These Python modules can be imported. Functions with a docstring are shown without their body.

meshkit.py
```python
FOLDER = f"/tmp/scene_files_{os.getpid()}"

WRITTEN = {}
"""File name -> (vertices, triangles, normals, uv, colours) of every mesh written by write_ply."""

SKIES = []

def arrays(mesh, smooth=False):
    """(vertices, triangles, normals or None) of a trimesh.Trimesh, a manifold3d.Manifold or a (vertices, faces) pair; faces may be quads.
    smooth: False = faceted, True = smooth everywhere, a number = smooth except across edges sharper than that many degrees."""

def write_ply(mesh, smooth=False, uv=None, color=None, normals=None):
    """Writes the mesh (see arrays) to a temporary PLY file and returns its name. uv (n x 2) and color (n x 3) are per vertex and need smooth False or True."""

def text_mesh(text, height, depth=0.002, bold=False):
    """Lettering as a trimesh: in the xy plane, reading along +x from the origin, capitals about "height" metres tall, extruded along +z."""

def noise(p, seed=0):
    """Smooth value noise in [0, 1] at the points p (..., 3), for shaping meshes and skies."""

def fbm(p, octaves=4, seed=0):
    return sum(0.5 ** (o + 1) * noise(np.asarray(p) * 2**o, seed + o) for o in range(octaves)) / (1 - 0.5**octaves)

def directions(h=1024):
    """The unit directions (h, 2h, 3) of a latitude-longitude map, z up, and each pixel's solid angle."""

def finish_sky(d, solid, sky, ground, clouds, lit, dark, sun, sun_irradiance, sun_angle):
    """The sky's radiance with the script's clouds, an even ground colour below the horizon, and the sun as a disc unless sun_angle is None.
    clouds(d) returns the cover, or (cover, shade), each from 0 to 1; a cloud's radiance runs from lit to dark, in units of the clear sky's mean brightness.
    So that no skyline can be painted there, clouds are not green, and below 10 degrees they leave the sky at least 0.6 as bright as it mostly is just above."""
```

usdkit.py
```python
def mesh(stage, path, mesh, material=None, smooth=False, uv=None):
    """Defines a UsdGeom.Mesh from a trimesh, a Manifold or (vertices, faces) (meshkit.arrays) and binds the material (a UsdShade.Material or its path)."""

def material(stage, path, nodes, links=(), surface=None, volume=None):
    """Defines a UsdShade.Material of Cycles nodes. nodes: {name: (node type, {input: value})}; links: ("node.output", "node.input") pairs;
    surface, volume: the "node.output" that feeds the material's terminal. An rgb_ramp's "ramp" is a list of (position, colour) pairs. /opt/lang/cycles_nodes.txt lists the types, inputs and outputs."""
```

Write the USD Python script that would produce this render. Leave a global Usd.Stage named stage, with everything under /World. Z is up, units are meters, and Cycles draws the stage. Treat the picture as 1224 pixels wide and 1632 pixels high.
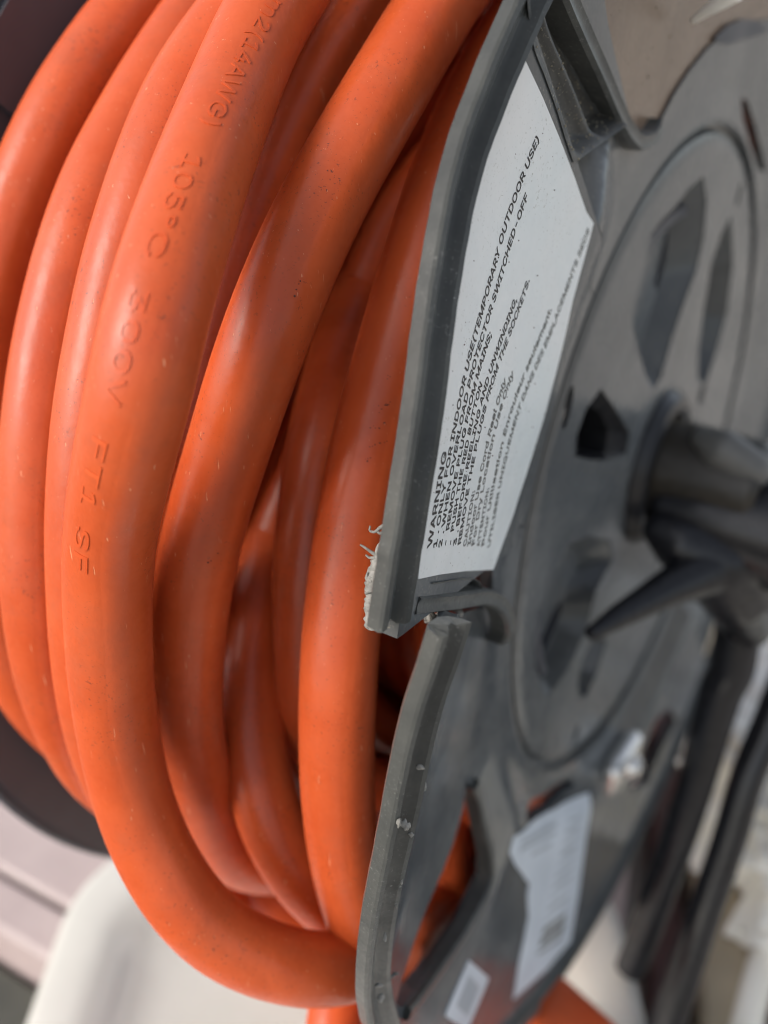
import math, random
import numpy as np
import trimesh
import manifold3d as m3
from shapely.geometry import Polygon
from pxr import Usd, UsdGeom, UsdLux, UsdShade, Gf, Sdf, Vt
import usdkit, meshkit

rng = np.random.default_rng(7)
stage = Usd.Stage.CreateInMemory()
UsdGeom.SetStageUpAxis(stage, UsdGeom.Tokens.z)
UsdGeom.SetStageMetersPerUnit(stage, 1.0)
UsdGeom.Xform.Define(stage, '/World')
UsdGeom.Scope.Define(stage, '/World/Looks')
stage.SetDefaultPrim(stage.GetPrimAtPath('/World'))

# ---------------------------------------------------------------- camera, sky, sun
Z0 = 0.150                       # height of the reel's axle above the ground
FPX, CX, CY = 1450.0, 612.0, 816.0   # lens, in pixels of the 1224 x 1632 photograph
FOCUS, FSTOP, EXPOSURE = 0.094, 13.5, 0.98
SKY, SUN, SUN_ANGLE = 0.105, 0.125, 28.0
SUN_AZ, SUN_EL = -116.0, 34.0    # azimuth clockwise from +Y (the way the camera looks)

nc = np.array([0.835, -0.266, -0.482]); nc /= np.linalg.norm(nc)      # the axle seen from the camera
cc = np.array([.868, .146, 2.921]) * 65.0                              # the hub seen from the camera, mm
phi = math.atan(nc[1] / nc[2])
M = np.array([[1, 0, 0], [0, math.sin(phi), math.cos(phi)], [0, math.cos(phi), -math.sin(phi)]])
N, CW = M @ nc, M @ cc                                                 # axle direction, hub minus camera (world axes, mm)
E1 = np.array([0, 0, 1.0]); E2 = np.cross(E1, N)
if E2 @ CW > 0: E2 = -E2
cam_pos = -CW / 1000 + np.array([0, 0, Z0])

cam = UsdGeom.Camera.Define(stage, '/World/camera')
right, up, back = M @ np.array([1, 0, 0]), M @ np.array([0, 1, 0]), -(M @ np.array([0, 0, 1]))
cam.AddTransformOp().Set(Gf.Matrix4d(*right, 0, *up, 0, *back, 0, *cam_pos, 1))
cam.CreateHorizontalApertureAttr(24.0); cam.CreateVerticalApertureAttr(32.0)
cam.CreateFocalLengthAttr(24.0 * FPX / 1224); cam.CreateClippingRangeAttr(Gf.Vec2f(0.005, 2000))
cam.CreateFocusDistanceAttr(FOCUS); cam.CreateFStopAttr(FSTOP); cam.CreateExposureAttr(EXPOSURE)

sa, se = math.radians(SUN_AZ), math.radians(SUN_EL)
sdir = np.array([math.cos(se) * math.sin(sa), math.cos(se) * math.cos(sa), math.sin(se)])
dome = UsdLux.DomeLight.Define(stage, '/World/sky')
dome.GetPrim().SetCustomDataByKey('kind', 'structure')
skym = usdkit.material(stage, '/World/Looks/sky', {
    's': ('sky_texture', {'sky_type': 'single_scattering', 'sun_disc': False, 'sun_elevation': se, 'sun_rotation': math.atan2(sdir[0], sdir[1]), 'aerosol_density': 3.0}),
    'h': ('hsv', {'saturation': 0.45}),
    'b': ('background_shader', {'strength': SKY})}, [('s.color', 'h.color'), ('h.color', 'b.color')], surface='b.background')
UsdShade.MaterialBindingAPI.Apply(dome.GetPrim()).Bind(skym)
sun = UsdLux.DistantLight.Define(stage, '/World/sun')
sun.CreateIntensityAttr(SUN); sun.CreateNormalizeAttr(True); sun.CreateAngleAttr(SUN_ANGLE); sun.CreateColorAttr(Gf.Vec3f(1.0, 0.95, 0.88))
z = sdir; x = np.cross([0, 0, 1], z); x /= np.linalg.norm(x); y = np.cross(z, x)
sun.AddTransformOp().Set(Gf.Matrix4d(*x, 0, *y, 0, *z, 0, 0, 0, 0, 1))

# ---------------------------------------------------------------- materials
def mat(name, nodes, links, surface='p.BSDF'):
    return usdkit.material(stage, '/World/Looks/' + name, nodes, links, surface=surface)

def plastic(name, c1, c2, rough=0.38, scale=60, bump=0.25, bump_scale=900, spec=0.5, dust=None, dust_amt=0.0, lo=0.35, hi=0.65):
    n = {'g': ('geometry', {}),
         'n1': ('noise_texture', {'scale': scale, 'detail': 5, 'roughness': 0.6}),
         'r1': ('rgb_ramp', {'ramp': [(lo, c1), (hi, c2)]}),
         'n2': ('noise_texture', {'scale': bump_scale, 'detail': 4}),
         'n3': ('noise_texture', {'scale': scale * 2.3, 'detail': 6, 'roughness': 0.7}),
         'rr': ('map_range', {'from_min': 0.3, 'from_max': 0.7, 'to_min': rough - 0.08, 'to_max': rough + 0.10}),
         'b': ('bump', {'strength': bump, 'distance': 0.00012}),
         'p': ('principled_bsdf', {'specular_ior_level': spec})}
    l = [('g.position', 'n1.vector'), ('g.position', 'n2.vector'), ('g.position', 'n3.vector'), ('n1.fac', 'r1.fac'), ('n2.fac', 'b.height'), ('b.normal', 'p.normal'),
         ('n3.fac', 'rr.value'), ('rr.result', 'p.roughness')]
    if dust is not None:
        n['n4'] = ('noise_texture', {'scale': 2600, 'detail': 3, 'roughness': 0.7})
        n['r4'] = ('rgb_ramp', {'ramp': [(0.60, (0, 0, 0)), (0.70, (1, 1, 1))]})
        n['n5'] = ('noise_texture', {'scale': 90, 'detail': 3})
        n['r5'] = ('rgb_ramp', {'ramp': [(0.42, (0, 0, 0)), (0.66, (1, 1, 1))]})
        n['mm'] = ('math', {'math_type': 'multiply'}); n['m2'] = ('math', {'math_type': 'multiply', 'value2': dust_amt})
        n['mx'] = ('mix', {'color2': dust})
        l += [('g.position', 'n4.vector'), ('g.position', 'n5.vector'), ('n4.fac', 'r4.fac'), ('n5.fac', 'r5.fac'), ('r4.color', 'mm.value1'), ('r5.color', 'mm.value2'),
              ('mm.value', 'm2.value1'), ('m2.value', 'mx.fac'), ('r1.color', 'mx.color1'), ('mx.color', 'p.base_color')]
    else:
        l += [('r1.color', 'p.base_color')]
    return mat(name, n, l)

def pvc(name, c1, c2, rough):
    n = {'g': ('geometry', {}),
         'n1': ('noise_texture', {'scale': 55, 'detail': 5, 'roughness': 0.65}), 'r1': ('rgb_ramp', {'ramp': [(0.32, c1), (0.68, c2)]}),
         'd1': ('noise_texture', {'scale': 2300, 'detail': 3, 'roughness': 0.7}), 'dr': ('rgb_ramp', {'ramp': [(0.615, (0, 0, 0)), (0.67, (1, 1, 1))]}),
         'd2': ('noise_texture', {'scale': 75, 'detail': 3}), 'd2r': ('rgb_ramp', {'ramp': [(0.45, (0, 0, 0)), (0.66, (1, 1, 1))]}), 'dm': ('math', {'math_type': 'multiply'}), 'dk': ('mix', {'color2': (0.10, 0.03, 0.02)}),
         'sm': ('noise_texture', {'scale': 130, 'detail': 6, 'roughness': 0.7}), 'smr': ('rgb_ramp', {'ramp': [(0.52, (0, 0, 0)), (0.76, (0.42, 0.42, 0.42))]}), 'smx': ('mix', {'color2': (0.30, 0.075, 0.035)}),
         'mp': ('mapping', {'rotation': (0.5, 0.9, 0.3), 'scale': (2600, 2600, 190)}), 's1': ('noise_texture', {'scale': 1.0, 'detail': 2}), 'sr': ('rgb_ramp', {'ramp': [(0.725, (0, 0, 0)), (0.76, (1, 1, 1))]}),
         'mp2': ('mapping', {'rotation': (1.9, 0.2, 1.1), 'scale': (2400, 2400, 240)}), 's2': ('noise_texture', {'scale': 1.0, 'detail': 2}), 'sr2': ('rgb_ramp', {'ramp': [(0.725, (0, 0, 0)), (0.76, (1, 1, 1))]}),
         'sa': ('math', {'math_type': 'maximum'}), 'sh': ('math', {'math_type': 'multiply', 'value2': 0.42}), 'sx': ('mix', {'color2': (0.80, 0.42, 0.24)}),
         'rn': ('noise_texture', {'scale': 160, 'detail': 6, 'roughness': 0.7}), 'rr': ('map_range', {'from_min': 0.3, 'from_max': 0.7, 'to_min': rough - 0.07, 'to_max': rough + 0.12}),
         'b1': ('noise_texture', {'scale': 1500, 'detail': 4}), 'b2': ('noise_texture', {'scale': 210, 'detail': 3}),
         'bp1': ('bump', {'strength': 0.20, 'distance': 0.00012}), 'bp2': ('bump', {'strength': 0.35, 'distance': 0.00035}), 'bp3': ('bump', {'strength': 0.35, 'distance': 0.00008, 'invert': True}),
         'p': ('principled_bsdf', {'specular_ior_level': 0.42})}
    l = [('g.position', x + '.vector') for x in ('n1', 'd1', 'd2', 'sm', 'mp', 'mp2', 'rn', 'b1', 'b2')]
    l += [('mp.vector', 's1.vector'), ('mp2.vector', 's2.vector'), ('s1.fac', 'sr.fac'), ('s2.fac', 'sr2.fac'), ('sr.color', 'sa.value1'), ('sr2.color', 'sa.value2'), ('sa.value', 'sh.value1'),
          ('n1.fac', 'r1.fac'), ('d1.fac', 'dr.fac'), ('d2.fac', 'd2r.fac'), ('dr.color', 'dm.value1'), ('d2r.color', 'dm.value2'), ('dm.value', 'dk.fac'), ('r1.color', 'smx.color1'), ('sm.fac', 'smr.fac'), ('smr.color', 'smx.fac'),
          ('smx.color', 'dk.color1'), ('dk.color', 'sx.color1'), ('sh.value', 'sx.fac'), ('sx.color', 'p.base_color'), ('rn.fac', 'rr.value'), ('rr.result', 'p.roughness'),
          ('b2.fac', 'bp2.height'), ('bp2.normal', 'bp1.normal'), ('b1.fac', 'bp1.height'), ('bp1.normal', 'bp3.normal'), ('sa.value', 'bp3.height'), ('bp3.normal', 'p.normal')]
    return mat(name, n, l)
ORANGE = pvc('orange_pvc', (0.445, 0.064, 0.015), (0.535, 0.092, 0.025), 0.31)
ORANGE_TEXT = plastic('orange_pvc_lettering', (0.49, 0.068, 0.015), (0.585, 0.096, 0.025), rough=0.32, scale=70, bump=0.1, spec=0.45)
GREY = plastic('grey_plastic', (0.052, 0.055, 0.056), (0.076, 0.079, 0.078), rough=0.19, scale=45, bump=0.12, bump_scale=1200, dust=(0.40, 0.36, 0.28), dust_amt=0.6)
GREY_GLOSS = plastic('grey_plastic_glossy', (0.046, 0.049, 0.051), (0.066, 0.070, 0.070), rough=0.15, scale=45, bump=0.10, bump_scale=900, dust=(0.36, 0.34, 0.30), dust_amt=0.4)
GREY_BROWN = plastic('grey_plastic_painted_reflection', (0.115, 0.074, 0.048), (0.155, 0.105, 0.070), rough=0.24, scale=40, bump=0.2, bump_scale=1200, dust=(0.45, 0.40, 0.30), dust_amt=0.8)  # brown reflection put into the base colour, dust specks over it
GREY_RIB = plastic('grey_plastic_dusty', (0.030, 0.030, 0.028), (0.060, 0.058, 0.051), rough=0.5, scale=120, bump=0.35, bump_scale=1500, dust=(0.42, 0.38, 0.28), dust_amt=0.9)
GREY_RIM = plastic('grey_plastic_worn', (0.044, 0.046, 0.044), (0.066, 0.068, 0.063), rough=0.30, spec=0.32, scale=140, bump=0.3, bump_scale=1600, dust=(0.45, 0.45, 0.42), dust_amt=0.35)
TORN = plastic('torn_plastic', (0.13, 0.127, 0.115), (0.30, 0.29, 0.265), rough=0.6, scale=900, bump=0.8, bump_scale=2500)
GRIME = plastic('grime', (0.05, 0.018, 0.012), (0.13, 0.035, 0.02), rough=0.8, scale=2500)
SHINY = mat('shiny_metal', {'p': ('principled_bsdf', {'base_color': (0.80, 0.78, 0.74), 'metallic': 0.9, 'roughness': 0.2})}, [])
DUST = plastic('dust', (0.16, 0.14, 0.10), (0.34, 0.30, 0.22), rough=0.8, scale=2500)
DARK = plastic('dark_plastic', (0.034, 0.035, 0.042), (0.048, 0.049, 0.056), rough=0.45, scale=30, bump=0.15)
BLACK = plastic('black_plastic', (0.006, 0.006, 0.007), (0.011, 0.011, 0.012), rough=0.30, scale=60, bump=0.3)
BLACK_TUBE = plastic('black_enamel', (0.006, 0.006, 0.007), (0.010, 0.010, 0.012), rough=0.22, scale=60, bump=0.2)
CAPGREY = plastic('grey_cap', (0.11, 0.108, 0.10), (0.15, 0.147, 0.137), rough=0.4, scale=60, bump=0.2)
RUST = plastic('stained_metal', (0.016, 0.014, 0.011), (0.040, 0.033, 0.024), rough=0.26, scale=60, bump=0.3)
AMBER = plastic('amber_grease', (0.20, 0.085, 0.015), (0.30, 0.14, 0.03), rough=0.4, scale=60)
PAPER = plastic('label_film', (0.66, 0.70, 0.69), (0.75, 0.73, 0.70), rough=0.30, scale=24, bump=0.35, bump_scale=160, dust=(0.25, 0.24, 0.18), dust_amt=0.7)
PAPER2 = plastic('silver_label_film', (0.46, 0.50, 0.54), (0.58, 0.62, 0.66), rough=0.42, scale=60, bump=0.2)
INK = plastic('black_ink', (0.012, 0.010, 0.010), (0.020, 0.016, 0.015), rough=0.5, scale=60, bump=0.0)
INK2 = plastic('grey_ink', (0.10, 0.10, 0.09), (0.14, 0.135, 0.12), rough=0.5, scale=60, bump=0.0)
INK3 = plastic('barcode_ink', (0.30, 0.33, 0.36), (0.36, 0.38, 0.40), rough=0.5, scale=60, bump=0.0)
WHITE = plastic('white_plastic', (0.50, 0.485, 0.44), (0.57, 0.55, 0.505), rough=0.45, scale=14, bump=0.2, bump_scale=300)
PINK = plastic('pink_paint', (0.38, 0.30, 0.29), (0.45, 0.365, 0.35), rough=0.5, scale=25, bump=0.3, bump_scale=400)
MAROON = plastic('dark_maroon', (0.045, 0.016, 0.014), (0.08, 0.03, 0.026), rough=0.6, scale=40)
TAN = plastic('tan_wood', (0.30, 0.25, 0.17), (0.40, 0.33, 0.23), rough=0.7, scale=30)
MAT = plastic('olive_mat', (0.050, 0.050, 0.042), (0.085, 0.083, 0.066), rough=0.8, scale=40)
OLIVE = plastic('olive_cloth', (0.16, 0.16, 0.06), (0.24, 0.23, 0.10), rough=0.8, scale=30)
CONCRETE = plastic('pale_concrete', (0.26, 0.235, 0.20), (0.37, 0.34, 0.30), rough=0.85, scale=9, bump=0.4, bump_scale=200)
BAG = plastic('white_film_bag', (0.70, 0.68, 0.60), (0.84, 0.82, 0.76), rough=0.14, scale=30, bump=0.3, bump_scale=120)
RED = plastic('red_brown_paint', (0.17, 0.05, 0.035), (0.24, 0.08, 0.055), rough=0.6, scale=30)

# ---------------------------------------------------------------- scene helpers
used = {}
def numbered(path):
    k = used.get(path, 0); used[path] = k + 1
    return path if k == 0 else f'{path}_{k:03d}'
ORIGIN = {}
def thing(name, label, cat, loc=(0, 0, 0), group=None):
    path = numbered('/World/' + name)
    xf = UsdGeom.Xform.Define(stage, path); xf.AddTranslateOp().Set(Gf.Vec3d(*map(float, loc)))
    p = xf.GetPrim(); p.SetCustomDataByKey('label', label); p.SetCustomDataByKey('category', cat)
    if group: p.SetCustomDataByKey('group', group)
    ORIGIN[path] = np.array(loc, float)
    return path
def part(parent, name, vf, m, smooth=35, label=None):
    """One mesh under parent; vf is in world metres."""
    path = numbered(parent + '/' + name)
    org = ORIGIN[parent]; ORIGIN[path] = org
    if isinstance(vf, trimesh.Trimesh): v, f = np.array(vf.vertices), np.array(vf.faces)
    else: v, f = np.asarray(vf[0], float), np.asarray(vf[1], int)
    pr = usdkit.mesh(stage, path, (v - org, f), m, smooth=smooth).GetPrim()
    if label: pr.SetCustomDataByKey('label', label)
    return path
def single(name, vf, m, smooth=35, label=None, cat=None, group=None, kind=None):
    path = numbered('/World/' + name)
    v, f = (vf.vertices, vf.faces) if isinstance(vf, trimesh.Trimesh) else vf
    p = usdkit.mesh(stage, path, (np.asarray(v, float), np.asarray(f, int)), m, smooth=smooth).GetPrim()
    for k, val in (('label', label), ('category', cat), ('group', group), ('kind', kind)):
        if val: p.SetCustomDataByKey(k, val)
    return path
def cat_(ms):
    vs, fs, n = [], [], 0
    for v, f in ms:
        f = np.asarray(f, int)
        if f.shape[1] == 4: f = np.vstack([f[:, [0, 1, 2]], f[:, [0, 2, 3]]])
        vs.append(np.asarray(v, float)); fs.append(f + n); n += len(v)
    return np.vstack(vs), np.vstack(fs)

# ---------------------------------------------------------------- the reel's own coordinates: u towards the viewer's side, v up, h along the axle; mm
def ray(px):
    px = np.atleast_2d(np.asarray(px, float))
    return np.c_[(px[:, 0] - CX) / FPX, -(px[:, 1] - CY) / FPX, np.ones(len(px))] @ M.T
def on_plane(px, h=0.0):
    """Where the sight line through a point of the photograph meets the plane at h: (u, v)."""
    d = ray(px); t = ((CW @ N) + h) / (d @ N); X = d * t[:, None] - CW
    return np.c_[X @ E2, X @ E1]
def world(u, v, h):
    u, v, h = np.broadcast_arrays(*[np.asarray(a, float) for a in (u, v, h)])
    return (u[..., None] * E2 + v[..., None] * E1 + h[..., None] * N) / 1000 + np.array([0, 0, Z0])
def polar(uv):
    return np.hypot(uv[..., 0], uv[..., 1]), np.degrees(np.arctan2(uv[..., 0], uv[..., 1]))
def ss(a, b, x):
    t = np.clip((x - a) / (b - a), 0, 1); return t * t * (3 - 2 * t)

R_OUT, R_IN = 121.0, 116.6
RIM_UP = np.array([(-60, 6.5), (0, 5.0), (30, 3.2), (46, 2.9), (53.3, 2.7), (55, 3.2), (59.2, 4.5), (64.5, 6.3), (68.6, 6.9), (71.4, 7.2), (75.2, 7.35), (80, 7.4)])
RIM_LOW = np.array([(70, 14.0), (74, 13.6), (75.9, 12.8), (77.5, 12.2), (84.8, 11.0), (93.5, 8.5), (100.4, 6.8), (115, 6.0), (140, 6.3), (163, 6.6), (200, 6.8), (300, 6.5)])
def h_rim(th, low): 
    t = RIM_LOW if low else RIM_UP
    return np.interp(th, t[:, 0], t[:, 1])
def smoothed(tab):
    x = np.arange(tab[0, 0], tab[-1, 0], 0.5); y = np.interp(x, tab[:, 0], tab[:, 1])
    k = np.ones(9) / 9; yp = np.convolve(np.pad(y, 4, mode='edge'), k, mode='valid')
    return np.c_[x, yp]
RIM_UP, RIM_LOW = smoothed(RIM_UP), smoothed(RIM_LOW)

def H_label(r, th):
    return ss(67, 83, r) * 4.4 + np.clip((r - 83) / (R_IN - 83), 0, 1) * (h_rim(th, False) + 1.3 - 4.4)
def H_web_up(r, th):
    k = ss(34, 46, th) * (1 - ss(84, 92, r))
    flat = np.clip((r - 72) / (R_IN - 72), 0, 1) * (h_rim(th, False) + 0.2)
    return flat * (1 - k) + H_label(r, th) * k
def H_web_low(r, th):
    return np.clip((r - 71) / (R_IN - 71), 0, 1) ** 1.5 * (h_rim(th, True) + 1.0)
def H_spoke(r, th):
    k = ss(106, 124, th)
    raised = ss(68, 80, r) * 4.4 + np.clip((r - 80) / (R_IN - 80), 0, 1) * (h_rim(th, True) + 0.8 - 4.4)
    return H_web_low(r, th) * (1 - k) + raised * k
def on_surface(px, H, off=0.0):
    px = np.atleast_2d(np.asarray(px, float)); h = np.full(len(px), 4.0)
    for _ in range(40):
        uv = np.vstack([on_plane(p, hh) for p, hh in zip(px, h)])
        r, th = polar(uv); th = np.where(th < -100, th + 360, th)
        h = 0.5 * h + 0.5 * (H(r, th) + off)
    return uv

def plate(poly, H, thick=2.2, edge=1.3, top=0.0):
    """A plastic sheet of outline poly (shapely, uv mm) whose outer face follows H(r, th)."""
    polys = [poly] if poly.geom_type == 'Polygon' else list(poly.geoms)
    out = []
    for p in polys:
        cs = m3.CrossSection([np.array(p.exterior.coords)[:-1]] + [np.array(i.coords)[:-1] for i in p.interiors], m3.FillRule.EvenOdd)
        m = m3.Manifold.extrude(cs, thick).refine_to_length(edge).to_mesh()
        v, f = np.array(m.vert_properties[:, :3], float), np.array(m.tri_verts)
        r, th = polar(v[:, :2]); th = np.where(th < -100, th + 360, th)
        out.append((world(v[:, 0], v[:, 1], v[:, 2] - thick + top + H(r, th)), f))
    return cat_(out)
def sector(r0, r1, t0, t1, n=80):
    a = np.radians(np.linspace(t0, t1, n))
    return Polygon(np.vstack([np.c_[r1 * np.sin(a), r1 * np.cos(a)], np.c_[r0 * np.sin(a[::-1]), r0 * np.cos(a[::-1])]]))
def spline(pts, n):
    """A smooth curve through pts (any columns), n points evenly spaced."""
    p = np.asarray(pts, float); d = np.r_[0, np.cumsum(np.linalg.norm(np.diff(p[:, :2], axis=0), axis=1))]
    from scipy.interpolate import PchipInterpolator
    return PchipInterpolator(d, p)(np.linspace(0, d[-1], n))
def sweep(path, profile, side_of, closed_ends=True):
    """profile (k,2) of (side, up) offsets in mm swept along path (n, 3: u, v, h); side = in-plane normal."""
    p = np.asarray(path, float); t = np.gradient(p[:, :2], axis=0); t /= np.linalg.norm(t, axis=1, keepdims=True)
    s = np.c_[t[:, 1], -t[:, 0]] * side_of
    k = len(profile); prof = np.asarray(profile, float)
    u = p[:, None, 0] + s[:, None, 0] * prof[None, :, 0]; v = p[:, None, 1] + s[:, None, 1] * prof[None, :, 0]
    h = p[:, None, 2] + np.broadcast_to(prof[None, :, 1], u.shape)
    V = world(u, v, h).reshape(-1, 3); n = len(p); F = []
    for i in range(n - 1):
        for j in range(k):
            a, b = i * k + j, i * k + (j + 1) % k
            F += [(a, b, b + k), (a, b + k, a + k)]
    if closed_ends:
        for base in (0, (n - 1) * k):
            F += [(base, base + j, base + j + 1) for j in range(1, k - 1)]
    return V, np.array(F)
def tube(P, rad, k=20, caps=True):
    """A round tube along world points P (metres), radius per point; returns mesh and its frames."""
    P = np.asarray(P, float); n = len(P); rad = np.broadcast_to(rad, n)
    T = np.gradient(P, axis=0); T /= np.linalg.norm(T, axis=1, keepdims=True)
    A = np.zeros_like(P); a = np.cross(T[0], [0.31, 0.2, 0.93]); a /= np.linalg.norm(a)
    for i in range(n):
        a = a - T[i] * (a @ T[i]); a /= np.linalg.norm(a); A[i] = a
    B = np.cross(T, A); w = np.linspace(0, 2 * np.pi, k, endpoint=False)
    V = (P[:, None] + rad[:, None, None] * (np.cos(w)[None, :, None] * A[:, None] + np.sin(w)[None, :, None] * B[:, None])).reshape(-1, 3)
    i, j = np.meshgrid(np.arange(n - 1), np.arange(k), indexing='ij'); i, j = i.ravel(), j.ravel(); j2 = (j + 1) % k
    F = np.vstack([np.c_[i * k + j, i * k + j2, (i + 1) * k + j2], np.c_[i * k + j, (i + 1) * k + j2, (i + 1) * k + j]])
    if caps:
        V = np.vstack([V, P[:1], P[-1:]]); c0, c1 = n * k, n * k + 1; jj = np.arange(k); j2 = (jj + 1) % k
        F = np.vstack([F, np.c_[np.full(k, c0), j2, jj], np.c_[np.full(k, c1), (n - 1) * k + jj, (n - 1) * k + j2]])
    return V, F
def px3(px, z):
    """World point on the sight line through px at z millimetres in front of the lens."""
    return (ray([px])[0] * z - CW) / 1000 + np.array([0, 0, Z0])
def rounded_box(size, r, center=(0, 0, 0), seg=16):
    sx, sy, sz = [s / 2 - r for s in size]
    sp = m3.Manifold.sphere(r, seg)
    m = m3.Manifold.batch_hull([sp.translate([x, y, z]) for x in (-sx, sx) for y in (-sy, sy) for z in (-sz, sz)]).translate(list(center)).to_mesh()
    return np.array(m.vert_properties[:, :3], float), np.array(m.tri_verts)
def lathe(profile, k=72):
    """Rings around the axle: profile of (r, h) mm, closed loop."""
    prof = np.asarray(profile, float); m = len(prof); a = np.linspace(0, 2 * np.pi, k, endpoint=False)
    V = world(prof[None, :, 0] * np.sin(a)[:, None], prof[None, :, 0] * np.cos(a)[:, None], np.broadcast_to(prof[None, :, 1], (k, m))).reshape(-1, 3); F = []
    for i in range(k):
        for j in range(m):
            p, q, r_, s = i * m + j, i * m + (j + 1) % m, ((i + 1) % k) * m + (j + 1) % m, ((i + 1) % k) * m + j
            F += [(p, q, r_), (p, r_, s)]
    return V, np.array(F)

# ---------------------------------------------------------------- ground and what stands round the reel
def slab(poly, z0, z1, bev=0.0015):
    """A flat board of outline poly (world metres) from z0 to z1 with its upper edge bevelled."""
    P = Polygon(poly)
    m = m3.Manifold.extrude(m3.CrossSection([np.array(P.exterior.coords)[:-1]], m3.FillRule.NonZero), z1 - z0 - bev)
    top = P.buffer(-bev, join_style=2)
    m2 = m3.Manifold.hull_points(np.vstack([np.c_[np.array(P.exterior.coords), np.full(len(P.exterior.coords), z1 - z0 - bev)], np.c_[np.array(top.exterior.coords), np.full(len(top.exterior.coords), z1 - z0)]]))
    q = (m + m2).translate([0, 0, z0]).to_mesh()
    return np.array(q.vert_properties[:, :3], float), np.array(q.tri_verts)
G = -0.022
single('ground', ([(-60, -60, G), (60, -60, G), (60, 60, G), (-60, 60, G)], [(0, 1, 2, 3)]), CONCRETE, smooth=False, kind='structure')
# pale pink boards
d_ = np.array([0.878, -0.479]); n_ = np.array([0.479, 0.878])
def board_poly(p, w0, w1, l0, l1):
    return [tuple(p + d_ * l + n_ * w) for l, w in ((l0, w0), (l1, w0), (l1, w1), (l0, w1))]
p0 = np.array([-0.1615, -0.0015])
for lab, w0, w1 in (('narrow pale pink board, the nearer of the two under the left side of the reel', 0.0, 0.0136),
                    ('wide pale pink board behind the narrow pink one, below the dark far flange', 0.0152, 0.16)):
    single('painted_board', slab(board_poly(p0, w0, w1, -0.30, 0.13), G, 0.0 - (0.0006 if w0 == 0 else 0)), PINK, label=lab, cat='board', group='pale pink boards under the reel', smooth=25)
single('painted_board', slab([(0.0065, -0.0195), (0.060, 0.148), (-0.045, 0.19), (-0.085, 0.012)], G, -0.003, 0.004), PINK, label='pale pink board with a rounded corner between the grey flange and the black stand leg', cat='board', group='pale pink boards under the reel', smooth=40)
single('maroon_strip', slab([(0.0085, -0.05), (0.019, -0.05), (0.075, 0.16), (0.064, 0.16)], G, -0.012), MAROON, label='dark maroon strip beside the pink board behind the black leg', cat='board')  # dark maroon strip filling the gap beside the pink board
single('tan_board', slab([(0.0200, -0.06), (0.0335, -0.06), (0.098, 0.17), (0.078, 0.17)], G, -0.006), TAN, label='tan wooden strip seen between the two black stand legs', cat='board')
single('red_brown_strip', slab([(0.040, -0.06), (0.0455, -0.06), (0.072, 0.03), (0.066, 0.03)], G, -0.016), RED, label='thin reddish brown strip beside the white tube at lower right', cat='strip')
single('floor_mat', slab([(-0.60, -0.50), (-0.10, -0.50), (-0.10, -0.044), (-0.152, -0.0085), (-0.60, 0.236)], G + 0.0005, G + 0.006), MAT, label='dark olive floor mat at the lower left corner beside the white tray', cat='mat')
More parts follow.
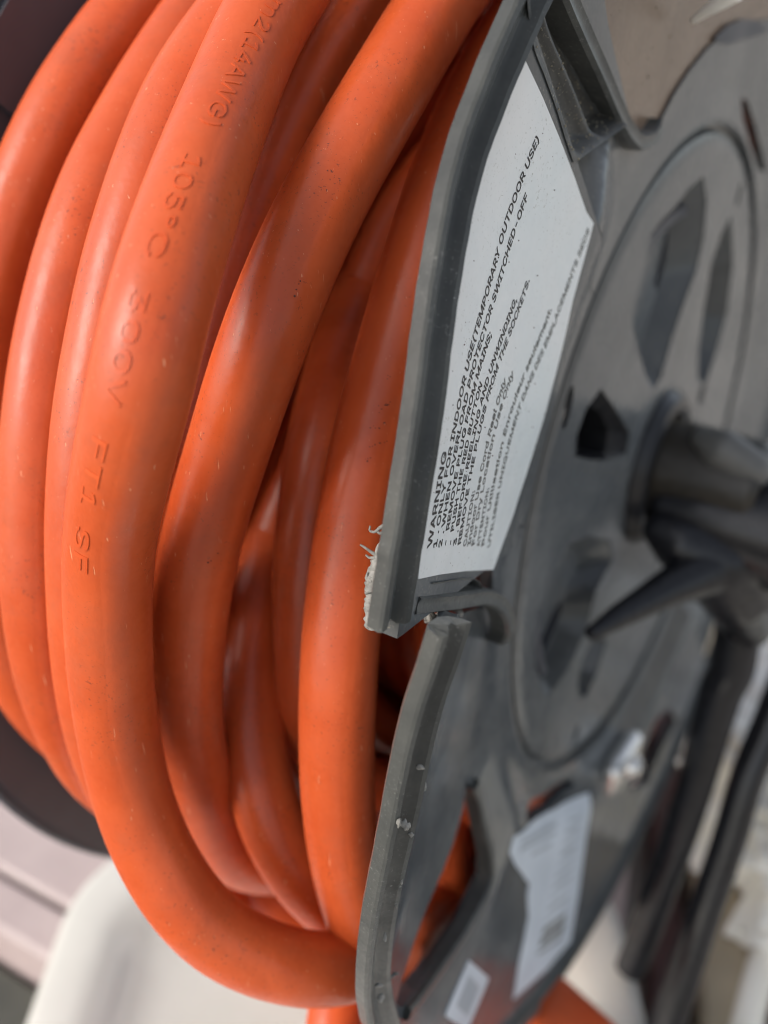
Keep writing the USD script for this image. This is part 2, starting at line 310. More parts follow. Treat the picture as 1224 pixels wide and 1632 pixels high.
# the white tray under the coil
def rrect(x0, y0, x1, y1, r):
    return np.array(Polygon([(x0 + r, y0 + r), (x1 - r, y0 + r), (x1 - r, y1 - r), (x0 + r, y1 - r)]).buffer(r, 12).exterior.coords)[:-1]
def tray():
    rings = [(0, 0.0015), (0.0, 0.0085), (0.0015, 0.0113), (0.004, 0.0125), (0.011, 0.0128), (0.016, 0.0120), (0.021, 0.0085), (0.026, 0.0062), (0.034, 0.0058), (0.05, 0.0060)]
    V, F = [], []
    base = Polygon(rrect(-0.147, -0.19, 0.01, 0.030, 0.034))
    for ins, zz in rings:
        q = rrect(-0.147 + ins, -0.19 + ins, 0.01 - ins, 0.030 - ins, max(0.034 - 0.5 * ins, 0.006)); V.append(np.c_[q, np.full(len(q), zz)])
    k = len(V[0])
    for i in range(len(V) - 1):
        for j in range(k):
            a, b = i * k + j, i * k + (j + 1) % k
            F += [(a, b, b + k), (a, b + k, a + k)]
    V = np.vstack(V); c = len(V); V = np.vstack([V, [[-0.068, -0.08, 0.006], [-0.068, -0.08, 0.0015]]])
    L = (len(rings) - 1) * k
    for j in range(k):
        F += [(L + j, L + (j + 1) % k, c), ((j + 1) % k, j, c + 1)]
    return V, np.array(F)
single('plastic_tray', tray(), WHITE, smooth=50, label='white plastic tray with a rounded raised edge under the orange coil', cat='tray')
# clutter at the lower right
def crumple(center, size, seed, sub=5):
    s = trimesh.creation.icosphere(sub, 1.0); v = np.array(s.vertices)
    w = meshkit.fbm(v * 1.7 + seed * 9.1, 4, seed) - 0.5
    cr = np.abs(meshkit.noise(v * 3.1 + seed, seed + 5) - 0.5) + 0.6 * np.abs(meshkit.noise(v * 6.3 + seed, seed + 8) - 0.5) + 0.4 * np.abs(meshkit.noise(v * 13.0 + seed, seed + 9) - 0.5)
    v = v * (1 + 0.5 * w - 0.75 * cr + 0.25)[:, None] * np.array(size) + np.array(center)
    v[:, 2] = np.maximum(v[:, 2], G + 0.0005)
    return v, np.array(s.faces)
single('plastic_bag', crumple((0.108, 0.040, 0.004), (0.056, 0.070, 0.036), 3, 6), BAG, smooth=40, label='crumpled white plastic bag on the ground beyond the black legs', cat='bag')
single('plastic_bag', crumple((0.0605, 0.012, -0.014), (0.009, 0.014, 0.009), 11, 4), BAG, smooth=40, label='small scrap of white plastic film between the big bag and the black leg', cat='plastic scrap')
Pt = np.array([(0.020, -0.060, -0.008), (0.032, -0.0395, -0.0075), (0.0445, -0.0175, -0.007), (0.062, 0.010, -0.0065), (0.070, 0.022, -0.006)])
single('white_tube', tube(spline(Pt, 24), 0.0042, 18), BAG, smooth=40, label='thin white plastic tube lying on the ground at the lower right corner', cat='tube')

# ---------------------------------------------------------------- the reel
reel = thing('cord_reel', 'grey plastic extension cord reel with a cracked flange and white warning label', 'cord reel', (0, 0, Z0 - 0.121))
px_h = lambda pts, h: on_plane(np.array(pts, float), h)
# panels of the near flange
LAB = sector(66.6, R_IN + .6, 45.2, 75.2)
part(reel, 'label_panel', plate(LAB, H_label), GREY, 30)
web_all = sector(66.6, R_IN + .6, -58, 45.0)
up_line = [(840, -40), (852, 65), (872, 122), (890, 173), (905, 222), (917, 256)]
up_lip = [(895, -45), (912, 0), (940, 65), (964, 118), (984, 165), (1000, 199)]
tro = Polygon(np.vstack([on_plane(up_line, 4.2), on_plane(up_lip[::-1], 3.8)])).buffer(-0.5)
web_all = web_all.difference(tro); web_all = max(getattr(web_all, 'geoms', [web_all]), key=lambda g: g.area)
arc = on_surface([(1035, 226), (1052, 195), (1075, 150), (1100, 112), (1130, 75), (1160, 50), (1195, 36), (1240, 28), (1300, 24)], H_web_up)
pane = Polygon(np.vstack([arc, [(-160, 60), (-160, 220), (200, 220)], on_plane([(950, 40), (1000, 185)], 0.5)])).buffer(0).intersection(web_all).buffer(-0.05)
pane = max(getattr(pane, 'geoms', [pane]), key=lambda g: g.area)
LA, LB = on_plane([(912, 0)], 4.0)[0], on_plane([(1000, 199)], 4.0)[0]; LD = (LB - LA) / np.linalg.norm(LB - LA); LN = np.array([-LD[1], LD[0]])
if LN @ (on_plane([(870, 100)], 4.0)[0] - LA) < 0: LN = -LN
def sunk(r, t):
    a = np.radians(t); d = (r * np.sin(a) - LA[0]) * LN[0] + (r * np.cos(a) - LA[1]) * LN[1]
    return H_web_up(r, t) - 4.6 * ss(-0.3, 1.0, d) * ss(84, 91, r) * (1 - ss(108, 113, r))
slot3 = Polygon(on_surface([(1182, 158), (1191, 163), (1203, 200), (1213, 240), (1219, 272), (1210, 270), (1195, 228), (1184, 186)], H_web_up)).buffer(0.2)
part(reel, 'web_panel', plate(web_all.difference(pane.buffer(0.15)).difference(slot3), sunk), GREY, 30)
part(reel, 'web_panel', plate(pane, lambda r, t: sunk(r, t) - 0.5), GREY_BROWN, 30, label='recessed panel with a brown reflection in its colour, beyond the dusty rib')
win_px = [(744, 1244), (738, 1290), (722, 1345), (705, 1390), (683, 1440), (657, 1510), (641, 1560), (631, 1600), (640, 1606), (665, 1577), (702, 1530), (742, 1470), (776, 1400), (778, 1370), (766, 1310), (757, 1262)]
win = Polygon(on_surface(win_px, H_spoke)).buffer(1.2).buffer(-1.2)
low = sector(66.6, R_IN + .6, 75.6, 216, 160)
u_ = lambda r, t: (r * math.sin(math.radians(t)), r * math.cos(math.radians(t)))
slot1 = Polygon(on_surface([(1066, 1130), (1076, 1150), (1058, 1185), (1032, 1245), (1012, 1262), (1006, 1245), (1022, 1205), (1045, 1150)], H_spoke)).buffer(0.6)
slot2 = Polygon(on_surface([(838, 1305), (845, 1280), (868, 1268), (905, 1243), (915, 1250), (880, 1285), (850, 1306)], H_spoke)).buffer(0.3)
low = low.difference(Polygon(np.vstack([on_surface([(640, 992), (690, 986), (712, 985), (737, 978), (776, 969), (786, 969)], H_spoke), [u_(85, 70), u_(130, 60), u_(130, 72)]])).buffer(0)).difference(win).difference(slot1).difference(slot2)
part(reel, 'web_panel', plate(low, H_spoke), GREY_GLOSS, 30, label='cracked lower panel with a leaf-shaped window')
part(reel, 'web_panel', plate(sector(66.6, R_IN + .6, 216.3, 301.7, 120), lambda r, t: np.clip((r - 72) / 45, 0, 1) * 5, edge=4), GREY, 30)
# raised lip round the leaf-shaped window
lip_px = [(752, 1247), (760, 1272), (767, 1310), (777, 1350), (780, 1385), (768, 1425), (738, 1480), (705, 1530), (668, 1582), (643, 1613)]
uv = spline(on_surface(lip_px, H_spoke), 60); r, t = polar(uv); t = np.where(t < -100, t + 360, t)
part(reel, 'window_lip', sweep(np.c_[uv, H_spoke(r, t)], [(-1.1, -1.5), (-1.0, 0.7), (-0.6, 1.1), (0.5, 1.1), (0.9, 0.7), (1.1, -1.5)], 1), GREY_RIM, 25)
# hub disc with its pockets, inside a moulded groove
pocket_px = [[(1121, 281), (1098, 300), (1076, 330), (1054, 352), (1038, 374), (1022, 440), (1009, 500), (1008, 520), (1015, 551), (1029, 598), (1041, 622), (1054, 600), (1071, 540), (1090, 485), (1110, 430), (1121, 382), (1126, 320)],
             [(972, 861), (938, 854), (906, 868), (873, 923), (857, 975), (853, 1034), (858, 1085), (872, 1112), (903, 1070), (932, 1008), (950, 942), (976, 893)],
             [(1165, 345), (1150, 372), (1134, 420), (1122, 490), (1113, 560), (1112, 606), (1124, 612), (1142, 560), (1158, 500), (1168, 420)],
             [(962, 1000), (948, 1012), (930, 1050), (921, 1088), (922, 1112), (934, 1110), (950, 1075), (966, 1025)]]
pits_px = [[(1093, 333), (1079, 338), (1066, 352), (1056, 394), (1043, 450), (1045, 463), (1056, 465), (1076, 431), (1093, 370)],
           [(899, 957), (889, 962), (880, 978), (859, 1026), (857, 1070), (862, 1082), (871, 1082), (888, 1041), (903, 990)],
           [(1158, 372), (1150, 385), (1138, 440), (1129, 480), (1133, 492), (1146, 470), (1157, 420)],
           [(951, 1060), (940, 1070), (930, 1096), (934, 1100), (943, 1092)]]
hole_px = [(958, 619), (934, 652), (917, 700), (916, 727), (940, 733), (965, 734), (998, 723), (1004, 690), (980, 650)]
holein_px = [(936, 650), (922, 682), (921, 724), (940, 727), (962, 727), (968, 690), (954, 660)]
small = [((905, 650), 1.6, 3.4), ((1118, 628), 2.1, 2.6), ((918, 1170), 1.2, 2.4), ((1178, 310), 1.2, 2.6), ((995, 1112), 1.0, 1.6)]
disc = sector(14, 64.3, 0, 359.99, 240)
disc = Polygon([(64.3 * math.sin(a), 64.3 * math.cos(a)) for a in np.linspace(0, 2 * math.pi, 240)[:-1]], [[(12 * math.sin(a), 12 * math.cos(a)) for a in np.linspace(0, 2 * math.pi, 60)[:-1]]])
outs = [Polygon(px_h(p, 0)).buffer(0) for p in pocket_px]; hole = Polygon(px_h(hole_px, 0)).buffer(0)
for o in outs + [hole]: disc = disc.difference(o.buffer(0.8).buffer(-0.8))
from shapely.geometry import Point
from shapely import affinity
for c, a, b in small:
    q = px_h([c], 0)[0]; disc = disc.difference(affinity.rotate(affinity.scale(Point(*q).buffer(1, 10), a, b), 15))
part(reel, 'hub_disc', plate(disc, lambda r, t: 0 * r + 0.5 * ss(64.3, 62.8, r) - 0.5, edge=1.6), GREY, 35)
def loft(o, i, h0, h1, k=56):
    """The sloping walls of a pocket from outline o (at h0) to outline i (at h1), with the floor i left open."""
    def even(p):
        L = p.exterior; c = np.array(p.centroid.coords[0]); a0 = None
        pts = np.array([L.interpolate(s, normalized=True).coords[0] for s in np.linspace(0, 1, k, endpoint=False)])
        if Polygon(pts).exterior.is_ccw is False: pts = pts[::-1]
        return np.roll(pts, -int(np.argmax(pts[:, 1])), axis=0)
    A, B = even(o), even(i); V = np.vstack([world(A[:, 0], A[:, 1], h0), world(B[:, 0], B[:, 1], h1)])
    return V, np.array([(j, (j + 1) % k, k + (j + 1) % k) for j in range(k)] + [(j, k + (j + 1) % k, k + j) for j in range(k)])
def flat(poly, h, thick):
    return plate(poly, lambda r, t: 0 * r, thick, 6.0, h)
for o, pp in zip(outs, pits_px):
    o2 = o.buffer(0.8).buffer(-0.8)
    inner = affinity.scale(o2, 0.66, 0.80)
    pit = Polygon(px_h(pp, -4.6)).buffer(0).intersection(inner.buffer(-0.6))
    if pit.geom_type != 'Polygon' or pit.area < 15: pit = affinity.scale(inner, 0.55, 0.62)
    floor = inner.buffer(0.2).difference(pit)
    vf = cat_([loft(o2, inner, -0.3, -4.6), flat(floor, -4.6, 1.2)])
    pk = part(reel, 'pocket', vf, GREY, 30)
    if pit.geom_type == 'Polygon': part(pk, 'recess_dark', cat_([loft(pit, pit.buffer(-0.3), -4.7, -9.5, 40), flat(pit.buffer(0.3), -9.5, 1.0)]), DARK, 30)
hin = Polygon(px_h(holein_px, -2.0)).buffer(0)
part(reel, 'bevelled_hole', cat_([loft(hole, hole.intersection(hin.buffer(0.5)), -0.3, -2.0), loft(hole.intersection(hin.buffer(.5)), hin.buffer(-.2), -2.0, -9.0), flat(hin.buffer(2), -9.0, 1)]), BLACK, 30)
part(reel, 'groove_ring', lathe([(64.3, -0.9), (64.5, -2.4), (66.8, -2.4), (66.8, -0.6), (66.5, -0.15), (66.0, -0.05), (66.0, -1.6), (65.2, -1.9), (64.6, -1.5)], 200), GREY, 30)

# rims: an L-shaped moulded edge round the flange, broken in two at the crack
RIM_PROF = [(0.0, 0.0), (0.25, 1.4), (0.1, 1.75), (-0.35, 2.0), (-0.9, 1.75), (-1.7, 1.1), (-2.5, 1.0), (-3.1, 1.35), (-3.6, 2.1), (-4.1, 2.35), (-4.5, 2.1), (-4.9, 1.2), (-5.1, -0.6), (-3.5, -0.9), (-1.0, -0.6)]
def rim(t0, t1, low, n, rag=0.0, rag_start=True):
    th = np.linspace(t0, t1, n); a = np.radians(th); hh = h_rim(th, low)
    P = np.array(RIM_PROF); k = len(P); dr = np.zeros(n)
    V = world((R_OUT + P[None, :, 0]) * np.sin(a)[:, None], (R_OUT + P[None, :, 0]) * np.cos(a)[:, None], hh[:, None] + P[None, :, 1])
    w = meshkit.fbm(np.c_[th * 1.3, th * 0.0, th * 0.2], 3, 4) - 0.5
    V = V + (w * 0.00025)[:, None, None] * (np.sin(a)[:, None, None] * E2 + np.cos(a)[:, None, None] * E1)
    if rag:
        e = 0 if rag_start else n - 1
        tdir = np.cos(a[e]) * E2 - np.sin(a[e]) * E1
        V[e] += (rng.uniform(-1, 1, k) * rag / 1000)[:, None] * tdir
    V = V.reshape(-1, 3); F = []
    for i in range(n - 1):
        for j in range(k):
            p, q = i * k + j, i * k + (j + 1) % k
            F += [(p, q, q + k), (p, q + k, p + k)]
    cap = [(0, 1, 14), (1, 2, 14), (2, 3, 14), (3, 4, 14), (4, 5, 14), (5, 6, 14), (6, 13, 14), (6, 7, 13), (7, 12, 13), (7, 8, 12), (8, 11, 12), (8, 9, 11), (9, 10, 11)]
    for b in (0, (n - 1) * k): F += [(b + x, b + y, b + w_) for x, y, w_ in cap]
    return V, np.array(F)
rim_a = part(reel, 'rim', rim(-58, 74.2, False, 380, 0.3, False), GREY_RIM, 28, label='straight upper stretch of the rim ending at the crack')
rim_b = part(reel, 'rim', rim(73.3, 301.5, True, 500, 0.35, True), GREY_RIM, 28, label='scuffed lower stretch of the rim bent outwards below the crack')

# ribs at both ends of the label panel: a stepped trough and a lip that curls round at its inner end
def trough(line_px, lip_px, h_line, h_lip, n=60, name='rib'):
    A = spline(px_h(line_px, h_line), n); B = spline(px_h(lip_px, h_lip), n)
    r, t = polar(A); hA = H_label(r, t) + 0.12
    hB = np.full(n, h_lip)
    fade = ss(0, 0.10, 1 - np.linspace(0, 1, n))
    cols = [(-0.06, 0.0), (0.0, 0.0), (0.05, -0.5), (0.10, -1.7), (0.17, -2.1), (0.34, -2.2), (0.40, -1.7), (0.44, -1.15), (0.49, -1.1), (0.53, -1.5), (0.57, -2.9), (0.64, -3.6), (0.90, -3.8), (1.0, -3.6)]
    V = []
    for f_, dz in cols:
        P = A * (1 - f_) + B * f_; h = hA * (1 - min(f_ * 1.0, 1)) + hB * f_
        V.append(world(P[:, 0], P[:, 1], h + dz * fade))
    V = np.array(V).transpose(1, 0, 2).reshape(-1, 3); k = len(cols)
    F = [(i * k + j, i * k + j + 1, (i + 1) * k + j + 1, (i + 1) * k + j) for i in range(n - 1) for j in range(k - 1)]
    return V, np.array(F)
LIPP = [(-1.0, -6.0), (-1.1, -0.3), (-0.75, 0.25), (-0.2, 0.1), (0.4, 0.1), (0.85, 0.3), (1.1, -0.2), (1.1, -6.0)]
def lip(px, h0, h1, n=80, drop=0.0, deep=6.0):
    m = len(px); hs = np.linspace(h0, h1, m)
    uv = np.vstack([on_plane(p, h) for p, h in zip(px, hs)])
    c = spline(np.c_[uv, hs], n); c[:, 2] -= drop * ss(0.86, 1.0, np.linspace(0, 1, n))
    return sweep(c, [(a, max(b, -deep)) for a, b in LIPP], 1)
up_line = [(840, -40), (852, 65), (872, 122), (890, 173), (905, 222), (917, 256)]
up_lip = [(895, -45), (912, 0), (940, 65), (964, 118), (984, 165), (1000, 199)]
ra = part(reel, 'rib', trough(up_line, up_lip, 4.2, 3.8), GREY_RIB, 30, label='dusty stepped rib above the label')
def dust(vf, n, seed, lo=0.05, hi=0.17):
    v, f = vf; f = np.vstack([f[:, [0, 1, 2]], f[:, [0, 2, 3]]]) if f.shape[1] == 4 else f
    pts, _ = trimesh.sample.sample_surface(trimesh.Trimesh(v, f, process=False), n, seed=seed); g = np.random.default_rng(seed)
    o = trimesh.creation.icosphere(0, 1.0); ms = []
    for q in pts:
        k = g.uniform(lo, hi) / 1000 * np.array([1, 1, g.uniform(0.7, 3.0) if g.random() < 0.12 else 1.0])
        R_ = trimesh.transformations.random_rotation_matrix(g.random(3))[:3, :3]
        ms.append(((np.array(o.vertices) * k) @ R_ + q, np.array(o.faces)))
    return cat_(ms)
p_ = part(ra, 'dust', dust(trough(up_line, up_lip, 4.2, 3.8), 260, 5), DUST, False, label='pale specks of dust and grit')
stage.GetPrimAtPath(p_).SetCustomDataByKey('kind', 'stuff')
p_ = part(reel, 'dust', dust(plate(pane, lambda r, t: sunk(r, t) - 0.48, 0.1), 130, 9, 0.05, 0.22), DUST, False, label='pale specks of dust on the brownish panel')
stage.GetPrimAtPath(p_).SetCustomDataByKey('kind', 'stuff')
part(ra, 'lip', lip(up_lip + [(1012, 217), (1026, 227), (1040, 222), (1049, 211), (1054, 199)], 3.8, 1.6), GREY_RIM, 25)
lo_line = [(664, 922), (690, 922), (722, 921), (748, 922), (768, 930)]
lo_lip = [(664, 966), (690, 963), (725, 960), (752, 956), (776, 953)]
rb = part(reel, 'rib', trough(lo_line, lo_lip, 6.0, 6.0), GREY_RIM, 30, label='short grey rib below the label at the crack')
part(rb, 'lip', lip(lo_lip + [(796, 960), (808, 974), (813, 992), (812, 1010), (803, 1026)], 8.2, 3.0, deep=2.6), GREY_RIM, 25)
part(reel, 'painted_glint', tube(spline(np.array([px3(p, z_) for p, z_ in (((1104, 34), 128), ((1122, 20), 126), ((1145, 6), 124), ((1175, -14), 122))]), 16), np.linspace(0.5, 1.3, 16) / 1000, 14), BAG, True, label='white tube standing in for a glint at the upper right')  # white tube modelled in place of a highlight streak
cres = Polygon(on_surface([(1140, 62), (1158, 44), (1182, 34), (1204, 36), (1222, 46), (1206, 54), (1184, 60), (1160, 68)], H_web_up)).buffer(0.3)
part(reel, 'recess_dark', plate(cres, H_web_up, 0.3, 2.0, 0.12), DARK, 30)  # flat dark crescent on the panel, painting the shade of a hollow
# ---------------------------------------------------------------- warning label, its print, the barcode label and the small sticker
lab_px = [(832, 95), (862, 158), (888, 220), (913, 285), (932, 340), (943, 357), (936, 385), (910, 480), (885, 590), (867, 660), (843, 735), (816, 820), (785, 905), (740, 907), (700, 912), (666, 919),
          (670, 880), (681, 790), (696, 680), (708, 600), (722, 500), (738, 390), (757, 300), (778, 220), (805, 150)]
lab = Polygon(on_surface(lab_px, H_label)).buffer(0.2)
wl = part(reel, 'warning_label', plate(lab, H_label, 0.14, 1.2, 0.15), PAPER, 40, label='white warning label with black print, peeling a little at its edges')
p_ = part(wl, 'dust', dust(plate(lab, H_label, 0.05, 3, 0.2), 60, 12, 0.03, 0.08), GRIME, False)
stage.GetPrimAtPath(p_).SetCustomDataByKey('kind', 'stuff')
BOW = np.array([(46, -3.6), (48, -3.7), (52, -3.75), (55.7, -3.4), (57.5, -2.8), (59.4, -2.0), (61.6, -0.9), (63.3, -0.2), (65.2, 0.2), (67.5, 0.3), (71.1, 0.0), (75, -0.3)])
def print_line(parent, text, px, height, m, H, bold=False, off=0.17, name='print_line'):
    """Lettering along a bowed line on the panel: radius, bow, first and last angle; height is the capital height, mm."""
    r0, k, t0, t1 = px
    th = np.linspace(t0, t1, 80); rr = r0 + k * np.interp(th, BOW[:, 0], BOW[:, 1]); a = np.radians(th)
    fine = np.c_[rr * np.sin(a), rr * np.cos(a)]
    sl = np.r_[0, np.cumsum(np.linalg.norm(np.diff(fine, axis=0), axis=1))]
    t = meshkit.text_mesh(text, 1.0, 0.02, bold); v = np.array(t.vertices); f = np.array(t.faces)
    xs = v[:, 0] / v[:, 0].max() * sl[-1]
    tg = np.gradient(fine, axis=0); tg /= np.linalg.norm(tg, axis=1, keepdims=True); q = np.c_[-tg[:, 1], tg[:, 0]]
    if (q[30] @ fine[30]) < 0: q = -q
    P = np.stack([np.interp(xs, sl, fine[:, c]) for c in (0, 1)], 1); Q = np.stack([np.interp(xs, sl, q[:, c]) for c in (0, 1)], 1)
    uv = P + v[:, 1:2] * height * Q
    r, th = polar(uv); th = np.where(th < -100, th + 360, th)
    return part(parent, name, (world(uv[:, 0], uv[:, 1], H(r, th) + off + v[:, 2]), f), m, False)
LINES = [('WARNING', (112.3, 0.6, 71.0, 66.1), 1.15, INK, True),
         ('1 . ONLY FOR INDOOR USE(TEMPORARY OUTDOOR USE)', (110.8, 1.0, 71.2, 48.1), 0.95, INK, True),
         ('2 . WHEN OVERLOAD PROTECTOR SWITCHED-OFF', (109.3, 1.2, 71.3, 50.9), 0.92, INK, True),
         ('-  REMOVE PLUG FROM MAINS;', (107.8, 1.3, 71.4, 59.3), 0.92, INK, True),
         ('-  PUSH THE RED BUTTON', (106.3, 1.4, 71.5, 62.2), 0.92, INK, True),
         ('3 . BEFORE REELING AND UNWINDING,', (104.8, 1.45, 71.6, 56.3), 0.92, INK, True),
         ('REMOVE THE PLUGS FROM THE SOCKETS.', (103.3, 1.5, 71.7, 54.5), 0.92, INK, True),
         ('CAUTION:', (101.3, 1.5, 72.0, 68.4), 0.95, INK2, True),
         ('Indoor Use Cord Reel Only', (99.8, 1.5, 72.1, 61.3), 1.0, INK2, True),
         ('For Dry Location Use Only', (98.3, 1.5, 72.3, 60.6), 1.0, INK2, True),
         ('ATTENTION:', (96.3, 1.5, 72.6, 68.4), 0.95, INK2, True),
         ('Pour Utilisation Enrouleur seulement.', (94.5, 1.45, 72.8, 54.5), 1.0, INK2, True),
         ('UTILISER UNIQUEMENT DANS DES EMPLACEMENTS SECS', (91.9, 1.45, 73.2, 46.7), 1.0, INK2, True)]
for s, a, h, m, bo in LINES: print_line(wl, s, a, h, m, H_label, bo)
# barcode label on the lower panel
bl_px = [(938, 1264), (934, 1330), (922, 1420), (908, 1500), (870, 1545), (818, 1592), (826, 1540), (842, 1460), (840, 1425), (843, 1408), (832, 1392), (820, 1376), (812, 1358), (818, 1334), (846, 1312), (884, 1290)]
bl = Polygon(on_surface(bl_px, H_spoke)).buffer(0.1)
b_ = part(reel, 'barcode_label', plate(bl, H_spoke, 0.14, 2.0, 0.15), PAPER2, 40, label='pale silvery label with lines of small print')
def bar_px(a, b): return on_surface([a, b], H_spoke)
for i in range(13):
    s = i / 12
    a = np.array((906, 1308)) * (1 - s) + np.array((856, 1520)) * s; b = np.array((924, 1302)) * (1 - s) + np.array((896, 1492)) * s
    A, B = on_surface([a, b], H_spoke); L = np.linalg.norm(B - A); d = (B - A) / L; q = np.array([-d[1], d[0]])
    w = [0.5, 0.9, 0.6, 1.2, 0.5, 0.8, 1.0, 0.5, 1.1, 0.6, 1.5, 1.9, 0.7][i]
    rect = Polygon([A - q * w / 2, B - q * w / 2, B + q * w / 2, A + q * w / 2])
    part(b_, 'printed_bar', plate(rect, H_spoke, 0.04, 2.0, 0.18), INK3 if i < 10 else INK2, False)
for a, b in (((832, 1342), (886, 1312)), ((828, 1354), (884, 1326)), ((846, 1362), (878, 1344))):
    A, B = on_surface([a, b], H_spoke); L = np.linalg.norm(B - A); d = (B - A) / L; q = np.array([-d[1], d[0]])
    part(b_, 'printed_bar', plate(Polygon([A - q * .4, B - q * .4, B + q * .4, A + q * .4]), H_spoke, 0.04, 2.0, 0.18), INK3, False)
st = Polygon(on_surface([(745, 1535), (775, 1562), (744, 1636), (711, 1614)], H_spoke)).buffer(0.5)
stk = part(reel, 'sticker', plate(st, H_spoke, 0.2, 2.0, 0.22), PAPER2, 40, label='small square white sticker')
part(stk, 'printed_mark', plate(affinity.scale(st, 0.55, 0.6), H_spoke, 0.04, 2.0, 0.26), INK3, False)

# torn plastic at the crack
def lump(px, z, size, seed):
    s = trimesh.creation.icosphere(3, 1.0); v = np.array(s.vertices)
    g = np.random.default_rng(seed); w = sum(np.sin(v @ g.normal(0, 1.6 + 1.1 * k, 3) + g.uniform(0, 6.3)) / (1.6 + k) for k in range(5))
    v = v * (1 + 0.36 * w)[:, None] * 0.8
    c = px3(px, z)
    ax = np.stack([M @ np.array([1, 0, 0]), M @ np.array([0, 1, 0]), M @ np.array([0, 0, 1])])
    return c + (v * np.array(size) / 1000) @ ax, np.array(s.faces)
ZB = 91.5
def ragged(path, z_, r0, seed, n=70, k=14):
    P = spline(np.array([px3(p, zz) for p, zz in zip(path, np.broadcast_to(z_, len(path)))]), n)
    g = np.random.default_rng(seed); ra_ = r0 * (0.55 + 1.0 * meshkit.fbm(np.c_[np.linspace(0, 13, n), np.full((n, 2), seed)], 4, seed)) * np.clip(np.minimum(np.arange(n), np.arange(n)[::-1]) / 5, 0.15, 1)
    P = P + g.normal(0, r0 * 0.10, P.shape) / 1000
    V, F = tube(P, ra_ / 1000, k); w = sum(np.sin(V @ (g.normal(0, 2600 * (1 + q), 3)) + g.uniform(0, 6)) / (1.5 + q) for q in range(4)); c = np.repeat(P, k, axis=0)
    V[:n * k] = c + (V[:n * k] - c) * (1 + 0.30 * w[:n * k])[:, None]
    return V, F
part(rim_a, 'torn_edge', ragged([(604, 880), (600, 900), (596, 920), (592, 940), (590, 960), (588, 975), (591, 988), (600, 991)], ZB, 0.62, 1), TORN, 60)
part(rim_a, 'torn_edge', ragged([(612, 902), (606, 925), (603, 950), (601, 970)], ZB + 0.6, 0.42, 2), TORN, 60)
part(rim_a, 'torn_edge', ragged([(594, 982), (610, 979), (625, 983), (640, 981), (656, 985)], np.linspace(ZB + 0.3, ZB + 5.5, 5), 0.50, 3), TORN, 60)
part(rim_a, 'torn_edge', ragged([(612, 935), (622, 950), (630, 940), (640, 955), (648, 945)], np.linspace(ZB + 0.6, ZB + 4.5, 5), 0.55, 4), GREY_RIM, 60)
part(rim_a, 'torn_edge', ragged([(608, 962), (622, 968), (636, 962), (650, 968)], np.linspace(ZB + 0.6, ZB + 4.5, 4), 0.6, 6), GREY_RIM, 60)
strands_ = [[(612, 890), (598, 884), (589, 878), (582, 873), (574, 868)], [(608, 892), (598, 889), (590, 889), (583, 884)], [(618, 834), (606, 841), (596, 848), (589, 845), (590, 838)], [(616, 846), (607, 850), (599, 845)], [(603, 898), (600, 882), (604, 868), (612, 862)], [(588, 975), (586, 988), (594, 998), (600, 1000)],
            [(604, 985), (607, 994), (611, 1003)], [(614, 900), (617, 888), (612, 880)], [(592, 925), (584, 921), (586, 912)]]
for s_ in strands_:
    P = np.array([px3(p, ZB - 0.6) for p in s_]); P = spline(P, 14)
    part(rim_a, 'torn_strand', tube(P, np.linspace(0.26, 0.10, 14) / 1000, 8), TORN, 60)
part(rim_b, 'torn_edge', ragged([(676, 986), (684, 984), (690, 990), (688, 1004), (694, 1014), (708, 1022), (724, 1027)], [102.5, 103, 104, 104.6, 105.4, 107.5, 109.5], 0.45, 8), TORN, 60)
part(rim_b, 'torn_edge', ragged([(680, 988), (692, 986), (706, 985), (722, 980), (736, 975)], [103, 104.5, 106, 108, 110], 0.40, 9), TORN, 60)
def on_rim(px): # depth of the lower rim's outer band under a point of the photograph
    h = 11.0
    for _ in range(60):
        uv = on_plane([px], h)[0]; r, t = polar(uv); h = 0.7 * h + 0.3 * (h_rim(np.where(t < -100, t + 360, t), True) + 2.1)
    return h
def chip(px, size, seed, m):
    h = on_rim(px); uv = on_plane([px], h)[0]; X = world(uv[0], uv[1], h + 0.0)
    zc = ((X - cam_pos) @ (M @ np.array([0, 0, 1]))) * 1000
    return lump(px, zc - 0.2, size, seed)
for k, (px, sz) in enumerate([((670, 1222), (0.5, 0.35, 0.3)), ((648, 1316), (0.55, 0.7, 0.35)), ((655, 1330), (0.4, 0.35, 0.3)), ((636, 1312), (0.35, 0.6, 0.3)), ((613, 1494), (0.25, 0.6, 0.3)), ((604, 1570), (0.7, 0.4, 0.3)),
                              ((622, 1556), (0.7, 0.22, 0.25)), ((607, 1590), (0.5, 0.5, 0.3)), ((632, 1440), (0.2, 0.5, 0.25)), ((640, 1402), (0.2, 0.6, 0.2)), ((676, 1252), (0.2, 0.6, 0.2)), ((630, 1552), (0.5, 0.2, 0.2))]):
    part(rim_b, 'scuff', chip(px, sz, 40 + k, None), TORN, 60)

# drum, far flange
part(reel, 'drum', lathe([(50, -76), (52, -76), (52, -2.4), (50, -2.4)], 96), DARK, 35)
part(reel, 'far_flange', cat_([lathe([(12, -79), (12, -76), (117, -75.6), (119.6, -75.2), (120.4, -76.5), (119.6, -79.5), (113, -79)], 160)]), DARK, 35, label='dark far flange behind the coil')
for a0, a1 in ((20, 50.5), (95, 150), (200, 255)):
    part(reel, 'far_flange_panel', plate(sector(70, 118.5, a0, a1, 30), lambda r, t: 0 * r - 74.2, 1.3, 8), DARK, 30)
